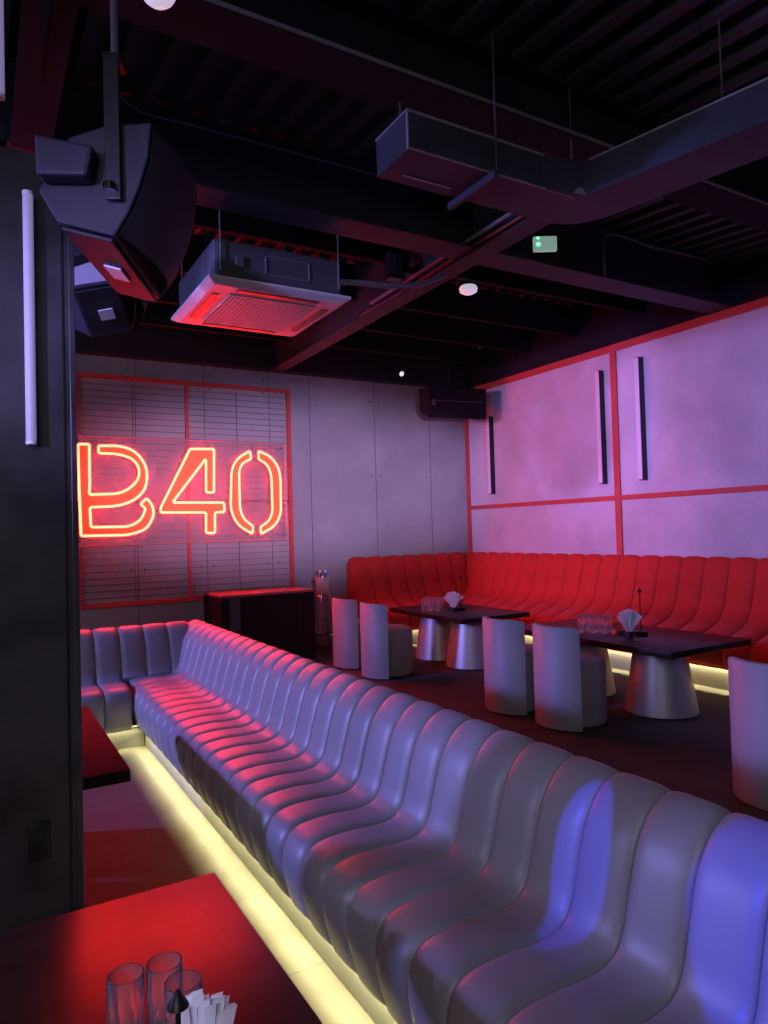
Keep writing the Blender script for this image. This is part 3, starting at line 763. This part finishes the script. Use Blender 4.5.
# ---------------------------------------------------------------- ceiling cassette air conditioner
AX0, AX1, AY0, AY1, AZ = 1.355, 2.43, 4.53, 5.60, 3.30
ac = thing('ceiling_cassette', 'ceiling cassette air conditioner with a red-lit square grille, hung from rods', 'air conditioner', ((AX0 + AX1) / 2, (AY0 + AY1) / 2, AZ))
hx, hy = (AX1 - AX0) / 2, (AY1 - AY0) / 2
MB().box(-hx + .05, hx - .05, -hy + .05, hy - .05, .05, .33).build('housing', 'acbody', ac, smooth=False, bevel=.03)
b = MB(); lo = [(hx, hy), (-hx, hy), (-hx, -hy), (hx, -hy)]; k = .90
b.hexa([(-hx * k, -hy * k, 0), (hx * k, -hy * k, 0), (hx * k, hy * k, 0), (-hx * k, hy * k, 0), (-hx, -hy, .03), (hx, -hy, .03), (hx, hy, .03), (-hx, hy, .03)])
b.box(-hx, hx, -hy, hy, .03, .05)
b.build('fascia', 'ac', ac, smooth=False, bevel=.006)
gz = .62
b = MB()
for i in range(17):
    y = -hy * gz + 2 * hy * gz * i / 16; b.box(-hx * gz, hx * gz, y - .008, y + .008, -.010, -.002)
for i in range(22):
    x = -hx * gz + 2 * hx * gz * i / 21; b.box(x - .004, x + .004, -hy * gz, hy * gz, -.009, -.003)
b.build('intake_grille', 'ac', ac, smooth=False)
MB().box(-hx * gz - .0, hx * gz, -hy * gz, hy * gz, -.0015, .0).build('filter', 'black', ac, smooth=False)
for s in (-1, 1):
    MB().box(-hx * .58, hx * .58, s * hy * .79 - .028, s * hy * .79 + .028, -.006, 0).build('flap', 'black', ac, smooth=False, bevel=.004)
    MB().box(s * hx * .79 - .028, s * hx * .79 + .028, -hy * .58, hy * .58, -.006, 0).build('flap', 'black', ac, smooth=False, bevel=.004)
b = MB()
for q in ((-.12, .22, .12, .128), (-.12, .22, .252, .26), (-.12, -.112, .12, .26), (.212, .22, .12, .26)):
    b.box(q[0], q[1], -hy + .042, -hy + .05, q[2], q[3])
b.build('cover_outline', 'cable_grey', ac, smooth=False)
MB().box(-.34, -.28, -hy + .03, -hy + .05, .14, .22).build('connector', 'rod', ac, smooth=False, bevel=.004)
for x in (-hx + .09, hx - .09):
    for y in (-hy + .03, hy - .03):
        top = deck_z(AY0 + hy + y) - AZ
        MB().tube([(x, y, .1), (x, y, top)], .006, 8).build('hanger_rod', 'cable_grey', ac)
hose = MB().tube(smoothpath([(AX1 - .06, 4.60, 3.47), (2.55, 4.62, 3.50), (2.85, 4.64, 3.53), (3.15, 4.66, 3.60), (3.40, 4.68, 3.72)], 6), .022, 10).build('drain_hose', 'cable_grey')
tag(hose, 'grey drain hose from the air conditioner to the steel beam', 'hose')

# ---------------------------------------------------------------- air duct
du = thing('air_duct', 'dark rectangular sheet metal air duct turning a corner, hung from the deck', 'duct', (0, 0, 0))
DZ0, DZ1 = 3.395, 3.585
YA, YB = 2.70, 3.00
d = Vector((.22, -.975, 0)).normalized(); nrm = Vector((d.y, -d.x, 0)) * -1   # run towards the camera
MB().box(1.775, 2.62, YA, YB, DZ0, DZ1).build('duct_section', 'galv', du, smooth=False)
# elbow: inner corner at (2.89,2.64), outer corner rounded
inner = Vector((2.885, 2.655, 0)); W_ = .335
outer_pts = [(2.62, YB)]
c0 = Vector((2.89, YB, 0)); e0 = inner + Vector((-d.y, d.x, 0)) * W_
ctrl = Vector((3.16, YB - .01, 0))
poly = [(2.62, YA), (inner.x, inner.y)] + [(e0.x, e0.y)]
for k in range(1, 9):
    t = k / 9; q = e0 * (1 - t) ** 2 + ctrl * (2 * t * (1 - t)) + c0 * t ** 2; poly.append((q.x, q.y))
poly += [(c0.x, c0.y), (2.62, YB)]
MB().prism(poly, lambda u, v, s: (u, v, s), DZ0, DZ1).build('elbow', 'galv', du, smooth=False)
end = inner + d * 4.2; e1 = e0 + d * 4.2
MB().prism([(inner.x, inner.y), (end.x, end.y), (e1.x, e1.y), (e0.x, e0.y)], lambda u, v, s: (u, v, s), DZ0, DZ1).build('duct_section', 'galv', du, smooth=False)
MB().box(2.262, 2.290, YA - .035, YB + .07, DZ0 - .035, DZ0 + .002).build('flange', 'galv', du, smooth=False, bevel=.003)
MB().box(1.88, 2.18, YB - .085, YB - .075, DZ0 - .004, DZ0).build('vent_slot', 'tape', du, smooth=False)
# foil-taped edges
b = MB()
b.box(1.772, 2.86, YA - .003, YA, DZ1 - .012, DZ1 + .002); b.box(1.772, 2.86, YA - .003, YA, DZ0 - .002, DZ0 + .008)
b.box(1.770, 1.775, YA, YB, DZ1 - .008, DZ1 + .002); b.box(1.770, 1.776, YA - .003, YA + .010, DZ0, DZ1)
for z, h in ((DZ1 - .008, .010),):
    p, q = inner + d * .03, inner + d * 2.4; n_ = Vector((d.y, -d.x, 0)) * .003
    b.hexa([(p.x, p.y, z), (q.x, q.y, z), (q.x + n_.x, q.y + n_.y, z), (p.x + n_.x, p.y + n_.y, z), (p.x, p.y, z + h), (q.x, q.y, z + h), (q.x + n_.x, q.y + n_.y, z + h), (p.x + n_.x, p.y + n_.y, z + h)])
b.build('taped_seam', 'tape', du, smooth=False)
b = MB(); b.face([(2.80, 2.655, DZ0 - .002), (2.885, 2.645, DZ0 - .002), (2.87, 2.645, DZ0 + .035), (2.84, 2.655, DZ0 + .04)])
b.build('tape_patch', 'tape', du, smooth=False)
for x, y in ((2.29, YA - .02), (1.90, YB - .04), (3.14, 2.0), (2.95, YB - .2)):
    MB().tube([(x, y, DZ0 if y < YA else DZ1), (x, y, deck_z(y) + .03)], .005, 8).build('hanger_rod', 'rod', du)

# ---------------------------------------------------------------- cables, conduits and small ceiling things
def run(name, m, pts, r, label, cat, smooth=True):
    o = MB().tube(smoothpath(pts, 6) if smooth else pts, r, 8).build(name, m); return tag(o, label, cat)
run('cable', 'cable_grey', [(3.40, 3.0, 3.91), (3.385, 3.9, 3.885), (3.385, 4.6, 3.87), (3.375, 5.2, 3.85), (3.38, 5.9, 3.845)], .016, 'thick grey cable lying along the steel beam, uppermost of the bundle', 'cable')
run('cable', 'cable_redlit', [(3.43, 3.0, 3.865), (3.43, 3.8, 3.845), (3.43, 4.5, 3.835), (3.43, 5.3, 3.81), (3.43, 6.2, 3.81)], .013, 'red-lit cable along the steel beam flange, reaching past the junction box', 'cable')
run('cable', 'cable_redlit', [(3.45, 3.0, 3.812), (3.455, 3.9, 3.812), (3.46, 4.7, 3.81), (3.465, 5.1, 3.81)], .011, 'shorter red-lit cable at the foot of the beam bundle', 'cable')
run('cable', 'cable_black', [(3.47, 2.96, 3.85), (3.465, 4.0, 3.85), (3.47, 5.6, 3.83), (3.47, 7.5, 3.83)], .012, 'black cable running far along the steel beam web', 'cable')
jb = thing('junction_box', 'black junction box on the steel beam above the cable bundle', 'box', (3.26, 5.25, 3.96))
MB().box(-.07, .07, -.06, .06, -.12, .12).build('body', 'black', jb, smooth=False, bevel=.01)
MB().box(-.05, .05, -.066, -.06, -.09, .09).build('lid', 'rod', jb, smooth=False, bevel=.004)
MB().box(.07, .245, -.02, .02, -.02, .02).build('mounting_arm', 'black', jb, smooth=False)
run('conduit', 'cable_grey', [(.7, 2.76, 3.812), (1.6, 2.76, 3.812), (2.6, 2.76, 3.812), (3.6, 2.76, 3.812), (5.2, 2.76, 3.812)], .010, 'thin conduit along the lower edge of the nearest beam', 'conduit', False)
run('conduit', 'cable_grey', [(.62, 3.9, 4.10), (.85, 4.26, 4.17), (1.2, 4.27, 4.17), (1.9, 4.27, 4.17), (2.9, 4.27, 4.17)], .008, 'thin conduit along the upper edge of the deep beam', 'conduit')
run('conduit', 'cable_grey', [(4.85, 4.262, 3.82), (4.85, 4.262, 4.10), (4.88, 4.262, 4.17), (4.98, 4.262, 4.21), (5.15, 4.262, 4.21), (5.45, 4.262, 4.19), (5.8, 4.262, 4.20), (6.3, 4.262, 4.215)], .013, 'bent conduit climbing the deep beam right of the exit sign', 'conduit')
ex = thing('exit_sign', 'small white exit sign with a green light hanging under the ceiling beam', 'sign', (4.03, 4.15, 3.90), math.radians(-30))
MB().box(-.095, .095, -.02, .02, -.06, .06).build('housing', 'exitg', ex, smooth=False, bevel=.006)
MB().box(-.07, -.045, -.024, -.02, -.02, .005).build('indicator', 'exitled', ex, smooth=False)
MB().box(-.07, -.05, -.024, -.02, .038, .05).build('indicator', 'exitled', ex, smooth=False)
MB().tube([(0, 0, .07), (0, 0, deck_z(4.15) - 3.90 + .02)], .006, 8).build('hanger', 'rod', ex)
pb = thing('pendant_bulb', 'white frosted bulb hanging under the deck beyond the duct', 'lamp', (4.25, 5.46, 3.93))
MB().lathe([(0, -.005), (.05, 0), (.085, .02), (.092, .05), (.08, .075), (.03, .085), (0, .085)], (0, 0, 0), 24).build('bulb', 'bulb', pb)
MB().lathe([(0, .08), (.035, .08), (.035, .16), (.02, .18), (0, .18)], (0, 0, 0), 16).build('socket', 'black', pb)
MB().tube([(0, 0, .17), (0, 0, deck_z(5.5) - 3.93 + .02)], .008, 8).build('cord', 'black', pb)
pb2 = thing('globe_lamp', 'white globe lamp at the top edge of the picture above the large loudspeaker', 'lamp', (.602, 2.58, 3.635))
MB().lathe([(0, -.062)] + [(.068 * math.sin(k * PI / 10), -.062 * math.cos(k * PI / 10)) for k in range(1, 10)] + [(.02, .062), (0, .062)], (0, 0, 0), 28).build('globe', 'bulb', pb2)
MB().lathe([(0, .055), (.035, .055), (.035, .13), (0, .13)], (0, 0, 0), 16).build('socket', 'black', pb2)
MB().tube([(0, 0, .12), (0, 0, deck_z(2.58) - 3.635 + .02)], .008, 8).build('cord', 'black', pb2)
def head(loc, label, lit):
    t = thing('spotlight', label, 'spotlight', loc)
    MB().tube([(0, .05, .02), (0, -.06, -.035)], [.04, .05], 16).build('body', 'black', t)
    MB().tube([(0, -.0601, -.0352), (0, -.064, -.037)], .036, 16).build('lens', 'lens' if lit else 'rod', t)
    MB().box(-.055, -.047, -.015, .015, -.02, .11).build('yoke', 'black', t, smooth=False); MB().box(.047, .055, -.015, .015, -.02, .11).build('yoke', 'black', t, smooth=False)
    MB().box(-.055, .055, -.015, .015, .105, .115).build('yoke', 'black', t, smooth=False)
    MB().tube([(0, 0, .11), (0, 0, deck_z(loc[1]) - loc[2] + .02)], .01, 8).build('stem', 'black', t)
head((5.28, 8.45, 3.87), 'small lit spotlight hanging left of the corner loudspeaker', True)
head((6.05, 7.6, 4.15), 'small dark spotlight under the deck near the corner', False)
